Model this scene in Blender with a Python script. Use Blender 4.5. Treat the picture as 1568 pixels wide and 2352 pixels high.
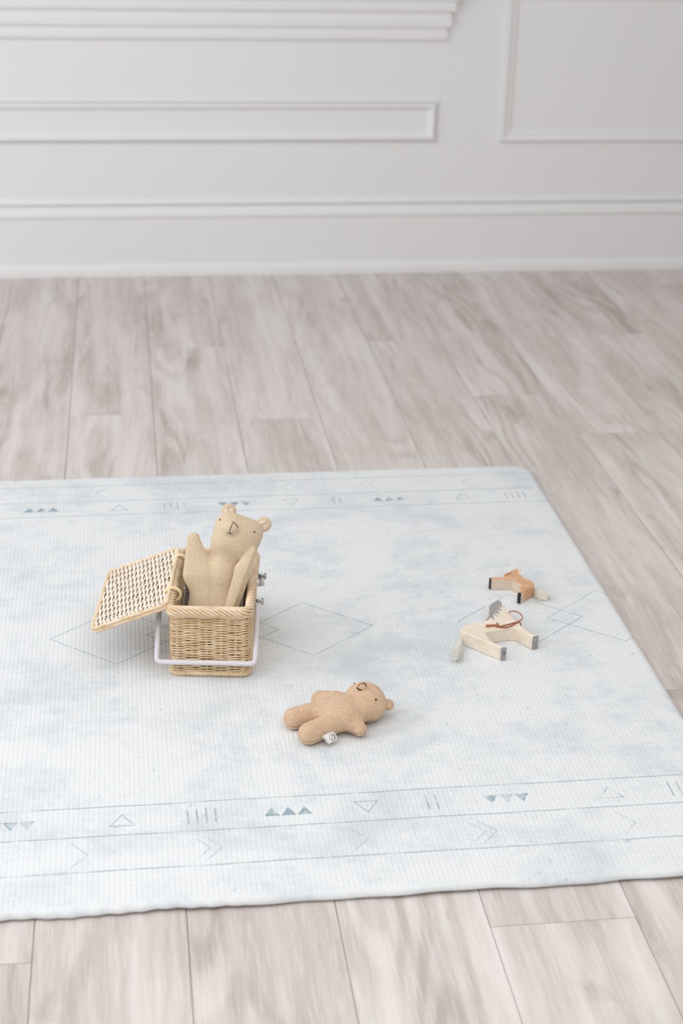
import bpy, bmesh, math, random
import numpy as np
from mathutils import Vector, Matrix
from mathutils.bvhtree import BVHTree

for o in list(bpy.data.objects):
    bpy.data.objects.remove(o)
scene = bpy.context.scene
col = scene.collection
random.seed(7)

# ------------------------------------------------------------------ camera
CAM_H = 1.29478
FPX = 3628.6
CR = Vector((0.99112696, -0.13088837, 0.02314288))
CU = Vector((0.03291407, 0.41037026, 0.91132481))
CF = Vector((0.12877897, 0.90247686, -0.41103709))
cam = bpy.data.cameras.new('camera')
cam.sensor_fit = 'VERTICAL'
cam.sensor_height = 36.0
cam.sensor_width = 24.0
cam.lens = FPX * 36.0 / 2352.0
cam.clip_start = 0.05
cam.dof.use_dof = True
cam.dof.focus_distance = 2.42
cam.dof.aperture_fstop = 3.9
camo = bpy.data.objects.new('camera', cam)
col.objects.link(camo)
camo.matrix_world = Matrix(((CR.x, CU.x, -CF.x, 0), (CR.y, CU.y, -CF.y, 0),
                            (CR.z, CU.z, -CF.z, CAM_H), (0, 0, 0, 1)))
scene.camera = camo

# ------------------------------------------------------------------ light
world = bpy.data.worlds.new('world')
scene.world = world
world.use_nodes = True
wb = world.node_tree.nodes['Background']
wb.inputs[0].default_value = (0.985, 0.99, 1.0, 1)
wb.inputs[1].default_value = 0.34

def area(name, loc, target, sx, sy, power, colr):
    l = bpy.data.lights.new(name, 'AREA')
    l.shape = 'RECTANGLE'
    l.size = sx
    l.size_y = sy
    l.energy = power
    l.color = colr
    o = bpy.data.objects.new(name, l)
    col.objects.link(o)
    o.location = loc
    d = Vector(target) - Vector(loc)
    o.rotation_euler = d.to_track_quat('-Z', 'Y').to_euler()
    return o

area('ceiling_daylight', (-0.3, 0.4, 2.7), (-0.3, 0.45, 0.0), 4.2, 3.6, 60, (0.99, 0.995, 1.0))
area('left_window_daylight', (-2.4, 1.9, 1.3), (0.5, 2.4, 0.2), 2.6, 1.8, 24, (0.99, 0.995, 1.0))
area('far_window_daylight', (-2.1, 3.2, 1.75), (0.5, 2.4, 0.1), 2.2, 2.0, 11, (0.99, 0.995, 1.0))

scene.view_settings.view_transform = 'Standard'
scene.view_settings.look = 'None'
scene.view_settings.gamma = 1.0
scene.view_settings.use_curve_mapping = False
scene.view_settings.exposure = 0.25

# ------------------------------------------------------------------ helpers
def tag(o, label=None, cat=None, group=None, kind=None):
    if label: o['label'] = label
    if cat: o['category'] = cat
    if group: o['group'] = group
    if kind: o['kind'] = kind
    return o

def empty(name, loc, rz=0.0):
    o = bpy.data.objects.new(name, None)
    o.empty_display_size = 0.02
    col.objects.link(o)
    o.location = loc
    o.rotation_euler = (0, 0, rz)
    return o

def mesh_obj(name, verts, faces, mats, parent=None, smooth=True, midx=None):
    me = bpy.data.meshes.new(name)
    me.from_pydata([tuple(v) for v in verts], [], [tuple(f) for f in faces])
    if not isinstance(mats, (list, tuple)): mats = [mats]
    for m in mats: me.materials.append(m)
    if smooth:
        me.polygons.foreach_set('use_smooth', [True] * len(me.polygons))
    if midx is not None:
        me.polygons.foreach_set('material_index', list(midx))
    me.validate()
    me.update()
    o = bpy.data.objects.new(name, me)
    col.objects.link(o)
    if parent: o.parent = parent
    return o

class MB:
    """collects geometry for one mesh"""
    def __init__(s):
        s.v = []; s.f = []; s.m = []
    def add(s, v, f, mi=0):
        n = len(s.v)
        s.v += [tuple(p) for p in v]
        s.f += [tuple(i + n for i in q) for q in f]
        s.m += [mi] * len(f)
    def tube(s, pts, r, sides=6, closed=False, cap=True, mi=0, up=None):
        P = np.array(pts, float); n = len(P)
        R = np.broadcast_to(np.asarray(r, float), (n,))
        if closed:
            T = np.roll(P, -1, 0) - np.roll(P, 1, 0)
        else:
            T = np.gradient(P, axis=0)
        T /= np.linalg.norm(T, axis=1)[:, None] + 1e-12
        if up is None:
            up = np.array([0, 0, 1.0])
            if abs((T @ up)).mean() > 0.8: up = np.array([1.0, 0.13, 0])
        A = np.cross(T, up); A /= np.linalg.norm(A, axis=1)[:, None] + 1e-12
        B = np.cross(A, T)
        a = np.arange(sides) * 2 * np.pi / sides
        V = P[:, None, :] + R[:, None, None] * (np.cos(a)[None, :, None] * A[:, None, :] + np.sin(a)[None, :, None] * B[:, None, :])
        V = V.reshape(-1, 3)
        F = []
        for i in range(n if closed else n - 1):
            j = (i + 1) % n
            for k in range(sides):
                l = (k + 1) % sides
                F.append((i * sides + k, j * sides + k, j * sides + l, i * sides + l))
        if cap and not closed:
            F.append(tuple(range(sides)))
            F.append(tuple((n - 1) * sides + k for k in reversed(range(sides))))
        s.add(V, F, mi)
    def box(s, a, b, mi=0):
        x0, y0, z0 = a; x1, y1, z1 = b
        s.add([(x0, y0, z0), (x1, y0, z0), (x1, y1, z0), (x0, y1, z0), (x0, y0, z1), (x1, y0, z1), (x1, y1, z1), (x0, y1, z1)],
              [(0, 3, 2, 1), (4, 5, 6, 7), (0, 1, 5, 4), (1, 2, 6, 5), (2, 3, 7, 6), (3, 0, 4, 7)], mi)
    def lathe(s, prof, origin, axis, sides=20, mi=0):
        ax = Vector(axis).normalized(); u = ax.orthogonal().normalized(); w = ax.cross(u)
        V = []; F = []
        for (t, r) in prof:
            for k in range(sides):
                a = 2 * math.pi * k / sides
                V.append(Vector(origin) + ax * t + (u * math.cos(a) + w * math.sin(a)) * r)
        for i in range(len(prof) - 1):
            for k in range(sides):
                l = (k + 1) % sides
                F.append((i * sides + k, i * sides + l, (i + 1) * sides + l, (i + 1) * sides + k))
        F.append(tuple(reversed(range(sides))))
        F.append(tuple((len(prof) - 1) * sides + k for k in range(sides)))
        s.add(V, F, mi)
    def build(s, name, mats, parent=None, smooth=True):
        return mesh_obj(name, s.v, s.f, mats, parent, smooth, s.m)

def catmull(pts, n=8, closed=False):
    P = [np.array(p, float) for p in pts]; out = []; m = len(P)
    for i in range(m if closed else m - 1):
        p1 = P[i]; p2 = P[(i + 1) % m]
        p0 = P[i - 1] if (closed or i > 0) else 2 * p1 - p2
        p3 = P[(i + 2) % m] if (closed or i + 2 < m) else 2 * p2 - p1
        for k in range(n):
            t = k / n
            out.append(0.5 * (2 * p1 + (p2 - p0) * t + (2 * p0 - 5 * p1 + 4 * p2 - p3) * t * t + (3 * p1 - p0 - 3 * p2 + p3) * t ** 3))
    if not closed: out.append(P[-1])
    return np.array(out)

# ------------------------------------------------------------------ node helpers
class X:
    """a node socket with arithmetic"""
    def __init__(s, nt, sock): s.nt = nt; s.k = sock
    def _op(s, op, *a):
        n = s.nt.nodes.new('ShaderNodeMath'); n.operation = op
        for i, v in enumerate((s,) + a):
            if isinstance(v, X): s.nt.links.new(v.k, n.inputs[i])
            else: n.inputs[i].default_value = v
        return X(s.nt, n.outputs[0])
    def __add__(s, o): return s._op('ADD', o)
    __radd__ = __add__
    def __sub__(s, o): return s._op('SUBTRACT', o)
    def __mul__(s, o): return s._op('MULTIPLY', o)
    __rmul__ = __mul__
    def __truediv__(s, o): return s._op('DIVIDE', o)
    def rsub(s, c): return s._op('MULTIPLY_ADD', -1.0, c)
    def abs(s): return s._op('ABSOLUTE')
    def max(s, o): return s._op('MAXIMUM', o)
    def min(s, o): return s._op('MINIMUM', o)
    def gt(s, o): return s._op('GREATER_THAN', o)
    def lt(s, o): return s._op('LESS_THAN', o)
    def wrap(s, lo, hi): return s._op('WRAP', hi, lo)
    def frac(s): return s._op('FRACT')
    def sin(s): return s._op('SINE')
    def pow(s, o): return s._op('POWER', o)
    def ramp(s, a, b, lo=0.0, hi=1.0, smooth=True):
        n = s.nt.nodes.new('ShaderNodeMapRange')
        n.interpolation_type = 'SMOOTHSTEP' if smooth else 'LINEAR'
        s.nt.links.new(s.k, n.inputs[0])
        n.inputs[1].default_value = a; n.inputs[2].default_value = b
        n.inputs[3].default_value = lo; n.inputs[4].default_value = hi
        return X(s.nt, n.outputs[0])

class Mat:
    def __init__(s, name, rough=0.6, spec=0.3):
        s.m = bpy.data.materials.new(name); s.m.use_nodes = True
        s.nt = s.m.node_tree
        s.b = s.nt.nodes['Principled BSDF']
        s.b.inputs['Roughness'].default_value = rough
        s.b.inputs['Specular IOR Level'].default_value = spec
        s._tc = None
    def coord(s, which='Object'):
        if not s._tc: s._tc = s.nt.nodes.new('ShaderNodeTexCoord')
        return s._tc.outputs[which]
    def xyz(s, which='Object'):
        n = s.nt.nodes.new('ShaderNodeSeparateXYZ')
        s.nt.links.new(s.coord(which), n.inputs[0])
        return [X(s.nt, n.outputs[i]) for i in range(3)]
    def vec(s, x, y, z=0.0):
        n = s.nt.nodes.new('ShaderNodeCombineXYZ')
        for i, v in enumerate((x, y, z)):
            if isinstance(v, X): s.nt.links.new(v.k, n.inputs[i])
            else: n.inputs[i].default_value = v
        return n.outputs[0]
    def noise(s, vec=None, scale=5.0, detail=4.0, rough=0.55, dist=0.0):
        n = s.nt.nodes.new('ShaderNodeTexNoise')
        s.nt.links.new(vec if vec is not None else s.coord(), n.inputs['Vector'])
        n.inputs['Scale'].default_value = scale
        n.inputs['Detail'].default_value = detail
        n.inputs['Roughness'].default_value = rough
        n.inputs['Distortion'].default_value = dist
        return X(s.nt, n.outputs[0])
    def mix(s, fac, a, b):
        n = s.nt.nodes.new('ShaderNodeMix'); n.data_type = 'RGBA'
        if isinstance(fac, X): s.nt.links.new(fac.k, n.inputs[0])
        else: n.inputs[0].default_value = fac
        for i, c in ((6, a), (7, b)):
            if isinstance(c, tuple): n.inputs[i].default_value = c if len(c) == 4 else c + (1,)
            else: s.nt.links.new(c, n.inputs[i])
        return n.outputs[2]
    def color(s, c):
        if isinstance(c, tuple): s.b.inputs['Base Color'].default_value = c if len(c) == 4 else c + (1,)
        else: s.nt.links.new(c, s.b.inputs['Base Color'])
        return s
    def bump(s, h, strength=0.3, dist=0.001):
        n = s.nt.nodes.new('ShaderNodeBump')
        n.inputs['Strength'].default_value = strength
        n.inputs['Distance'].default_value = dist
        s.nt.links.new(h.k, n.inputs['Height'])
        s.nt.links.new(n.outputs[0], s.b.inputs['Normal'])
        return s
    def rand(s):
        n = s.nt.nodes.new('ShaderNodeObjectInfo')
        return X(s.nt, n.outputs['Random'])

def lin(r, g, b):
    f = lambda c: ((c / 255 + 0.055) / 1.055) ** 2.4 if c > 10 else c / 255 / 12.92
    return (f(r), f(g), f(b))

# ------------------------------------------------------------------ materials of the room
MZ = 0.012      # top of the play mat

def mat_paint():
    m = Mat('white_wall_paint', 0.45, 0.35)
    n = m.noise(scale=3.0, detail=2)
    m.color(m.mix(n, lin(239, 240, 241), lin(242, 243, 244)))
    n2 = m.noise(scale=350.0, detail=2)
    return m.bump(n2, 0.05, 0.0005).m

def mat_plank():
    m = Mat('greige_oak_laminate', 0.42, 0.35)
    x, y, z = m.xyz()
    r = m.rand()
    ox = r * 37.0; oy = (r * 91.7).frac() * 53.0
    # slow wander of the grain
    wn = m.noise(m.vec(x * 3.0 + ox, y * 1.3 + oy, r * 9.0), 1.0, 3)
    xw = x + (wn - 0.5) * 0.07
    # growth rings: contour lines of a stretched noise give cathedral arches
    cn = m.noise(m.vec(xw * 8.5 + ox, y * 1.35 + oy, r * 5.0), 1.0, 1.5, 0.45)
    ring = ((cn * 60.0).sin() * 0.5 + 0.5).ramp(0.15, 1.0)
    ringmask = m.noise(m.vec(xw * 6.0 + oy, y * 1.2 + ox, 2.0), 1.0, 2).ramp(0.46, 0.60)
    # straight streaks and fine pores
    st = m.noise(m.vec(xw * 55.0 + oy, y * 1.8 + ox, 0.0), 1.0, 5, 0.65)
    fine = m.noise(m.vec(x * 420.0, y * 14.0 + ox, 0.0), 1.0, 3, 0.6)
    broad = m.noise(m.vec(xw * 13.0 + ox, y * 1.6 + oy, 7.0), 1.0, 4, 0.6)
    kn = m.noise(m.vec(xw * 17.0 + oy, y * 7.0 + ox, 3.0), 1.0, 4, 0.6).ramp(0.60, 0.74)
    t = broad.ramp(0.36, 0.64) * 0.42 + st.ramp(0.32, 0.70) * 0.30 + ring * ringmask * 0.30 + kn * 0.36 + (r - 0.5) * 0.14
    base = m.mix(t.ramp(0.0, 1.15, smooth=False), lin(230, 223, 219), lin(168, 153, 145))
    base = m.mix(fine.ramp(0.45, 0.75) * 0.42, base, lin(242, 238, 234))
    m.color(base)
    return m.bump(fine * 0.6 + st * 0.6, 0.12, 0.0006).m

def mat_mat():
    m = Mat('printed_foam_mat', 0.62, 0.25)
    x, y, z = m.xyz()
    x = x + MATC[0]; y = y + MATC[1]
    wob = m.noise(scale=9.0, detail=3)
    wx = x + (wob - 0.5) * 0.006
    wob2 = m.noise(m.vec(y * 9.0, x * 9.0, 4.0), 1.0, 3)
    wy = y + (wob2 - 0.5) * 0.005
    far = y.gt(2.33)
    fs = far * -2.0 + 1.0                     # +1 near border, -1 far border
    v = (wy - (far * 1.052 + 1.821)) * fs      # + towards the middle of the mat
    w = 0.0011
    def stroke(d, ww=w, soft=0.0008): return d.abs().ramp(ww - soft, ww + soft, 1.0, 0.0)
    def inside(d, soft=0.0006): return d.ramp(-soft, soft, 1.0, 0.0)
    P = 0.69
    # ruled lines
    lines = stroke(v - 0.034).max(stroke(v + 0.034)).max(stroke(v + 0.111))
    # filled triangles in threes
    def tri_set(cx, sgn):
        a = (wx - cx).wrap(-P / 2, P / 2)
        xt = a.wrap(-0.0114, 0.0114)
        t = (v * fs * sgn) / 0.0195 + 0.5
        d = (xt.abs() - t.rsub(1.0) * 0.0108).max(t * -0.0195).max(a.abs() - 0.0342)
        return inside(d)
    nf = far * 2.0 - 1.0
    tri = tri_set(-0.184, nf).max(tri_set(0.195, fs))
    def open_tri(cx, sgn):
        a = (wx - cx).wrap(-P / 2, P / 2)
        t = (v * fs * sgn) / 0.026 + 0.5
        d = ((a.abs() - t.rsub(1.0) * 0.0165) * 0.85).max(t * -0.026)
        return stroke(d, 0.0009)
    otri = open_tri(-0.033, 1.0).max(open_tri(0.306, -1.0))
    def bars(cx, half):
        a = (wx - cx).wrap(-P / 2, P / 2)
        b = (a + 0.0064).wrap(-0.0064, 0.0064)
        return inside((b.abs() - 0.0011).max(a.abs() - half).max(v.abs() - 0.017))
    br = bars(0.0755, 0.0255).max(bars(0.400, 0.0127))
    # chevrons in the outer band
    def chev(cx, half=0.026):
        a = ((wx - cx) * fs).wrap(-0.1875, 0.1875)
        vv = (v + 0.074).abs()
        return stroke(a + vv * 0.85, 0.0009) * vv.lt(half)
    ch = chev(-0.078).max(chev(0.100)).max(chev(0.084, 0.022)) * 0.55
    # interlaced diamonds down the middle
    def diam(cx):
        a = (wx - cx).wrap(-P / 2, P / 2)
        d = (a.abs() / 0.111 + (wy - 2.3465).abs() / 0.0935 - 1.0) * 0.07
        return stroke(d, 0.00085)
    dm = diam(-0.0385).max(diam(0.121)).max(diam(0.282))
    worn = m.noise(scale=38.0, detail=4, rough=0.65).ramp(0.33, 0.56, 0.30, 1.0)
    ink = (lines * 0.80).max(tri * 0.95).max(otri * 0.80).max(br * 0.80).max(ch * 1.3).max(dm * 0.85) * worn
    # watery blotches and speckle of the print
    b1 = m.noise(scale=4.6, detail=7, rough=0.66, dist=0.5)
    b2 = m.noise(m.vec(x * 13.0 + 3.0, y * 17.0, 1.0), 1.0, 8, 0.74)
    s1 = m.noise(m.vec(x * 22.0, y * 85.0, 5.0), 1.0, 4, 0.7)
    s2 = m.noise(m.vec(x * 110.0, y * 24.0, 6.0), 1.0, 4, 0.7)
    blot = (b1 * 0.50 + b2 * 0.30 + s1 * 0.10 + s2 * 0.10).ramp(0.455, 0.615)
    grain = m.noise(m.vec(x * 300.0, y * 190.0, 0.0), 1.0, 4, 0.75).ramp(0.42, 0.68)
    spk = m.noise(scale=150.0, detail=2, rough=0.5).ramp(0.69, 0.76)
    spk2 = m.noise(scale=60.0, detail=3, rough=0.6).ramp(0.685, 0.74)
    c = m.mix(blot * 0.85, lin(235, 237, 238), lin(207, 214, 219))
    c = m.mix(grain * 0.34, c, lin(204, 213, 218))
    c = m.mix(spk.max(spk2) * 0.45, c, lin(160, 182, 190))
    c = m.mix(ink * 0.9, c, lin(128, 158, 170))
    m.color(c)
    return m.bump(grain, 0.06, 0.0004).m

# ------------------------------------------------------------------ floor planks
def build_floor():
    sub = Mat('underlay_seam', 0.9, 0.1); sub.color(lin(150, 112, 104))  # pinkish brown underlay, seen as the seams between planks
    mb = MB()
    mb.box((-2.6, -1.4, -0.03), (1.76, 4.62, -0.0046))
    fl = mb.build('floor', sub.m, None, False)
    tag(fl, kind='structure')
    pm = mat_plank()
    W = 0.19; g = 0.00045; L = 1.38
    joints = {0: 1.555, 1: 3.42, 2: 3.893, 3: 3.37, 4: 1.563, 5: 3.92, 6: 3.49, 7: 3.228, 8: 3.94, 9: 3.62, 10: 3.02, 11: 4.1}
    def plank(x0, x1, y0, y1):
        cx, cy = (x0 + x1) / 2, (y0 + y1) / 2
        hx, hy = (x1 - x0) / 2 - g, (y1 - y0) / 2 - g
        b = 0.0005
        V = [(-hx, -hy, -0.004), (hx, -hy, -0.004), (hx, hy, -0.004), (-hx, hy, -0.004),
             (-hx, -hy, -b), (hx, -hy, -b), (hx, hy, -b), (-hx, hy, -b),
             (-hx + b, -hy + b, 0), (hx - b, -hy + b, 0), (hx - b, hy - b, 0), (-hx + b, hy - b, 0)]
        F = [(0, 3, 2, 1), (8, 9, 10, 11)]
        for i in range(4):
            j = (i + 1) % 4
            F += [(i, j, j + 4, i + 4), (i + 4, j + 4, j + 8, i + 8)]
        o = mesh_obj('plank', V, F, pm, fl, False)
        o.location = (cx, cy, 0)
    for i in range(-11, 14):
        x0 = -0.3333 + W * i
        if x0 > 1.75: break
        if i in joints: j = joints[i]
        else: j = (i * 0.731 * L) % L + 1.0
        y = j
        while y > -1.4: y -= L
        while y < 4.60:
            a, b = max(y, -1.4), min(y + L, 4.60)
            if b - a > 0.02: plank(x0, min(x0 + W, 1.759), a, b)
            y += L
    return fl

# ------------------------------------------------------------------ wall with mouldings
WY = 4.585      # wall surface

def sweep_x(prof, x0, x1, miter0=0.0, miter1=0.0):
    """prof: (z, out) list; extruded along x in front of the wall, ends mitred by out*miter"""
    V = []; F = []
    n = len(prof)
    for (z, o) in prof: V.append((x0 - o * miter0, WY - o, z))
    for (z, o) in prof: V.append((x1 + o * miter1, WY - o, z))
    for i in range(n - 1): F.append((i, i + n, i + n + 1, i + 1))
    F.append(tuple(reversed(range(n)))); F.append(tuple(range(n, 2 * n)))
    return V, F

def frame_mesh(x0, x1, z0, z1, prof):
    """mitred picture-frame moulding, prof: (inset, out)"""
    V = []; F = []; n = len(prof)
    for (a, o) in prof:
        V += [(x0 + a, WY - o, z0 + a), (x1 - a, WY - o, z0 + a), (x1 - a, WY - o, z1 - a), (x0 + a, WY - o, z1 - a)]
    for i in range(n - 1):
        for k in range(4):
            l = (k + 1) % 4
            F.append((i * 4 + k, i * 4 + l, i * 4 + 4 + l, i * 4 + 4 + k))
    return V, F

def build_wall():
    pm = mat_paint()
    mb = MB()
    mb.box((-2.6, WY, -0.03), (1.90, WY + 0.10, 2.70))
    tag(mb.build('wall_back', pm, None, False), kind='structure')
    mb = MB()
    mb.box((1.76, -1.4, -0.03), (1.90, WY, 2.70))  # unseen wall, added to darken the right corner; dull paint cuts its bounce
    gr = Mat('greige_shade_wall', 0.6, 0.3); gr.color(gr.mix(gr.noise(scale=4.0), lin(200, 194, 188), lin(206, 200, 194)))
    tag(mb.build('wall_right_shade', gr.m, None, False), kind='structure')
    # baseboard: body with shoe, cap as its own part
    prof = [(0.0, 0.0), (0.0, 0.022), (0.012, 0.022), (0.022, 0.0200), (0.030, 0.0165), (0.034, 0.0130), (0.036, 0.0120), (0.172, 0.0120), (0.172, 0.0)]
    V, F = sweep_x(prof, -2.6, 1.76)
    bb = mesh_obj('baseboard_back', V, F, pm, None, False); tag(bb, kind='structure')
    prof = [(0.172, 0.0), (0.172, 0.0145), (0.1745, 0.0175), (0.180, 0.0185), (0.186, 0.0170), (0.194, 0.0125), (0.201, 0.0100), (0.2060, 0.0096), (0.2064, 0.0012), (0.2108, 0.0012),
            (0.2112, 0.0085), (0.216, 0.0078), (0.222, 0.0050), (0.227, 0.0015), (0.2275, 0.0)]
    V, F = sweep_x(prof, -2.6, 1.76)
    mesh_obj('base_cap', V, F, pm, bb, False)
    fp = [(-0.0030, 0.0), (-0.0010, 0.0040), (0.0015, 0.0062), (0.0030, 0.0064), (0.0034, 0.0006), (0.0072, 0.0006), (0.0076, 0.0105), (0.0105, 0.0128), (0.0160, 0.0130), (0.0195, 0.0110), (0.0205, 0.0045), (0.0225, 0.0035), (0.0262, 0.0010), (0.027, 0.0)]
    V, F = frame_mesh(-1.30, 0.9063, 0.3868, 0.5060, fp)
    tag(mesh_obj('trim_1', V, F, pm, None, False), kind='structure')
    fp2 = [(-0.0030, 0.0), (-0.0025, 0.0022), (-0.0010, 0.0026), (-0.0004, 0.0004), (0.0026, 0.0004), (0.0030, 0.0105), (0.0045, 0.0122), (0.0070, 0.0120), (0.0120, 0.0105), (0.0170, 0.0075), (0.0185, 0.0055), (0.0215, 0.0052), (0.0225, 0.0062), (0.0290, 0.0040), (0.0330, 0.0012), (0.0340, 0.0)]
    V, F = frame_mesh(1.0950, 1.72, 0.3875, 0.8200, fp2)
    tag(mesh_obj('trim_2', V, F, pm, None, False), kind='structure')
    # stepped ledge at the top left, growing outwards as it rises
    prof = [(0.676, 0.0), (0.676, 0.0100), (0.679, 0.0125), (0.690, 0.0135), (0.700, 0.0115), (0.7120, 0.0110), (0.7120, 0.0185), (0.716, 0.0205), (0.730, 0.0215), (0.7460, 0.0190), (0.7560, 0.0185), (0.7560, 0.0270),
            (0.760, 0.0295), (0.772, 0.0305), (0.782, 0.0285), (0.7870, 0.0285), (0.7870, 0.0360), (0.80, 0.0385), (0.80, 0.0440), (0.835, 0.0440), (0.835, 0.0)]
    V, F = sweep_x(prof, -1.4, 0.908, 1.1, 1.1)
    tag(mesh_obj('trim_3', V, F, pm, None, False), kind='structure')

# ------------------------------------------------------------------ play mat
MX0, MX1, MY0, MY1 = -1.26, 0.832, 1.632, 3.032
MATC = ((MX0 + MX1) / 2, (MY0 + MY1) / 2)

def build_mat():
    rib = 0.007
    ins = [0.0045, 0.0006, 0.0, 0.0022, 0.0058, 0.0110]
    zed = [0.0015, 0.0022, 0.0040, 0.0082, 0.0109, 0.0120]
    def axis(a0, a1, inner):
        P = [(a0 + i, z, i) for i, z in zip(ins, zed)]
        P += [(t, 0.0120, 1.0) for t in inner]
        P += [(a1 - i, z, i) for i, z in zip(reversed(ins), reversed(zed))]
        return P
    xs = []
    x = MX0 + 0.014
    while x < MX1 - 0.014:
        for f in (0.0, 0.09, 0.2, 0.8, 0.91): xs.append(x + f * rib)
        x += rib
    ys = list(np.linspace(MY0 + 0.015, MY0 + 0.09, 7)) + list(np.linspace(MY0 + 0.11, MY1 - 0.06, 40)) + list(np.linspace(MY1 - 0.05, MY1 - 0.012, 5))
    PX = axis(MX0, MX1, xs); PY = axis(MY0, MY1, ys)
    nx, ny = len(PX), len(PY)
    Xg = np.array([p[0] for p in PX])[:, None] * np.ones(ny)
    Yg = np.array([p[0] for p in PY])[None, :] * np.ones(nx)[:, None]
    zx = np.array([p[1] for p in PX])[:, None]; zy = np.array([p[1] for p in PY])[None, :]
    Zg = np.minimum(zx, zy)
    k = np.arange(nx) - 6
    rel = np.where((k >= 0) & (k < len(xs)), np.choose(np.clip(k, 0, len(xs)) % 5, [-0.0005, -0.00005, 0.0, 0.0, -0.00005]), 0.0)
    fade = np.clip(np.minimum(Yg - MY0, MY1 - Yg) / 0.012, 0.25, 1)
    Zg = Zg + np.where(Zg > 0.0119, rel[:, None] * fade, 0)
    # rounded corners
    R = 0.045
    for sx, cx in ((-1, MX0 + R), (1, MX1 - R)):
        for sy, cy in ((-1, MY0 + R), (1, MY1 - R)):
            dx = (Xg - cx) * sx; dy = (Yg - cy) * sy
            msk = (dx > 0) & (dy > 0)
            mx = np.maximum(dx, dy); ln = np.hypot(dx, dy) + 1e-9
            s = np.where(msk, mx / ln, 1.0)
            Xg = np.where(msk, cx + sx * dx * s, Xg); Yg = np.where(msk, cy + sy * dy * s, Yg)
    # the near edge curls up a little and is not quite straight
    d = np.clip((Yg - MY0) / 0.06, 0, 1)
    w = (1 - d) ** 2
    wave = 0.0012 * np.sin(Xg * 31 + 1) + 0.0008 * np.sin(Xg * 73) + np.where(Xg < 0.12, 0.0008 * np.sin(Xg * 210), 0)
    Yg = Yg + w * (wave - 0.001)
    Zg = Zg + w * (0.0022 + 0.0012 * np.sin(Xg * 19 + 0.6))
    V = np.stack([Xg - MATC[0], Yg - MATC[1], Zg], -1).reshape(-1, 3)
    F = []
    for i in range(nx - 1):
        for j in range(ny - 1):
            a = i * ny + j
            F.append((a, a + ny, a + ny + 1, a + 1))
    ring = [i * ny for i in range(nx)] + [(nx - 1) * ny + j for j in range(1, ny)] + [i * ny + ny - 1 for i in range(nx - 2, -1, -1)] + [j for j in range(ny - 2, 0, -1)]
    F.append(tuple(reversed(ring)))
    o = mesh_obj('play_mat', V, F, mat_mat())
    o.location = (MATC[0], MATC[1], 0)
    tag(o, 'large pale blue ribbed play mat with faded triangle and diamond print on the floor', 'play mat')
    return o

# ------------------------------------------------------------------ surface nets
def surface_nets(f, lo, hi, h):
    lo = np.array(lo, float); hi = np.array(hi, float)
    n = np.ceil((hi - lo) / h).astype(int) + 1
    ax = [lo[i] + h * np.arange(n[i]) for i in range(3)]
    G = np.stack(np.meshgrid(*ax, indexing='ij'), -1)
    D = f(G[..., 0], G[..., 1], G[..., 2])
    S = D < 0
    c = n - 1
    def corner(A, d): return A[d[0]:d[0] + c[0], d[1]:d[1] + c[1], d[2]:d[2] + c[2]]
    cs = [(i, j, k) for i in (0, 1) for j in (0, 1) for k in (0, 1)]
    cnt = sum(corner(S, d).astype(int) for d in cs)
    act = (cnt > 0) & (cnt < 8)
    idx = -np.ones(c, int); idx[act] = np.arange(act.sum())
    pos = np.zeros((act.sum(), 3)); num = np.zeros(act.sum())
    base = np.argwhere(act).astype(float)
    vals = {d: corner(D, d)[act] for d in cs}
    for a in cs:
        for k in range(3):
            if a[k]: continue
            b = list(a); b[k] = 1; b = tuple(b)
            va, vb = vals[a], vals[b]
            cr = (va < 0) != (vb < 0)
            t = np.where(cr, va / np.where(cr, va - vb, 1), 0)
            p = np.array(a, float) + np.zeros((len(t), 3)); p[:, k] = t
            pos += p * cr[:, None]; num += cr
    V = lo + h * (base + pos / num[:, None])
    F = []
    for k in range(3):
        u, w = (k + 1) % 3, (k + 2) % 3
        sl0 = [slice(1, c[i]) for i in range(3)]; sl0[k] = slice(0, c[k])
        sl1 = list(sl0); sl1[k] = slice(1, c[k] + 1)
        s0 = S[tuple(sl0)]; s1 = S[tuple(sl1)]
        e = np.argwhere(s0 != s1)
        off = np.ones(3, int); off[k] = 0
        e0 = e + off
        ins0 = s0[tuple(e.T)]
        def q(du, dw):
            p = e0.copy(); p[:, u] -= du; p[:, w] -= dw
            return idx[tuple(p.T)]
        A, B, Cc, Dd = q(1, 1), q(0, 1), q(0, 0), q(1, 0)
        fw = np.stack([A, B, Cc, Dd], 1)
        fw[~ins0] = fw[~ins0][:, ::-1]
        F.append(fw)
    return V, np.concatenate(F)

def smin(a, b, k):
    h = np.clip(0.5 + 0.5 * (b - a) / k, 0, 1)
    return b * (1 - h) + a * h - k * h * (1 - h)

def ell(x, y, z, c, r, p=2.0):
    q = (np.abs((x - c[0]) / r[0]) ** p + np.abs((y - c[1]) / r[1]) ** p + np.abs((z - c[2]) / r[2]) ** p) ** (1.0 / p)
    return (q - 1) * min(r)

def cone(x, y, z, a, b, ra, rb, flat=1.0):
    """rounded cone from a to b, optionally thinner along the third axis"""
    a = np.array(a, float); b = np.array(b, float)
    z = (z - (a[2] + b[2]) / 2) / flat + (a[2] + b[2]) / 2
    d = b - a; L2 = d @ d
    t = np.clip(((x - a[0]) * d[0] + (y - a[1]) * d[1] + (z - a[2]) * d[2]) / L2, 0, 1)
    q = np.sqrt((x - a[0] - t * d[0]) ** 2 + (y - a[1] - t * d[1]) ** 2 + (z - a[2] - t * d[2]) ** 2)
    return (q - (ra + (rb - ra) * t)) * min(1.0, flat)

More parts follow.
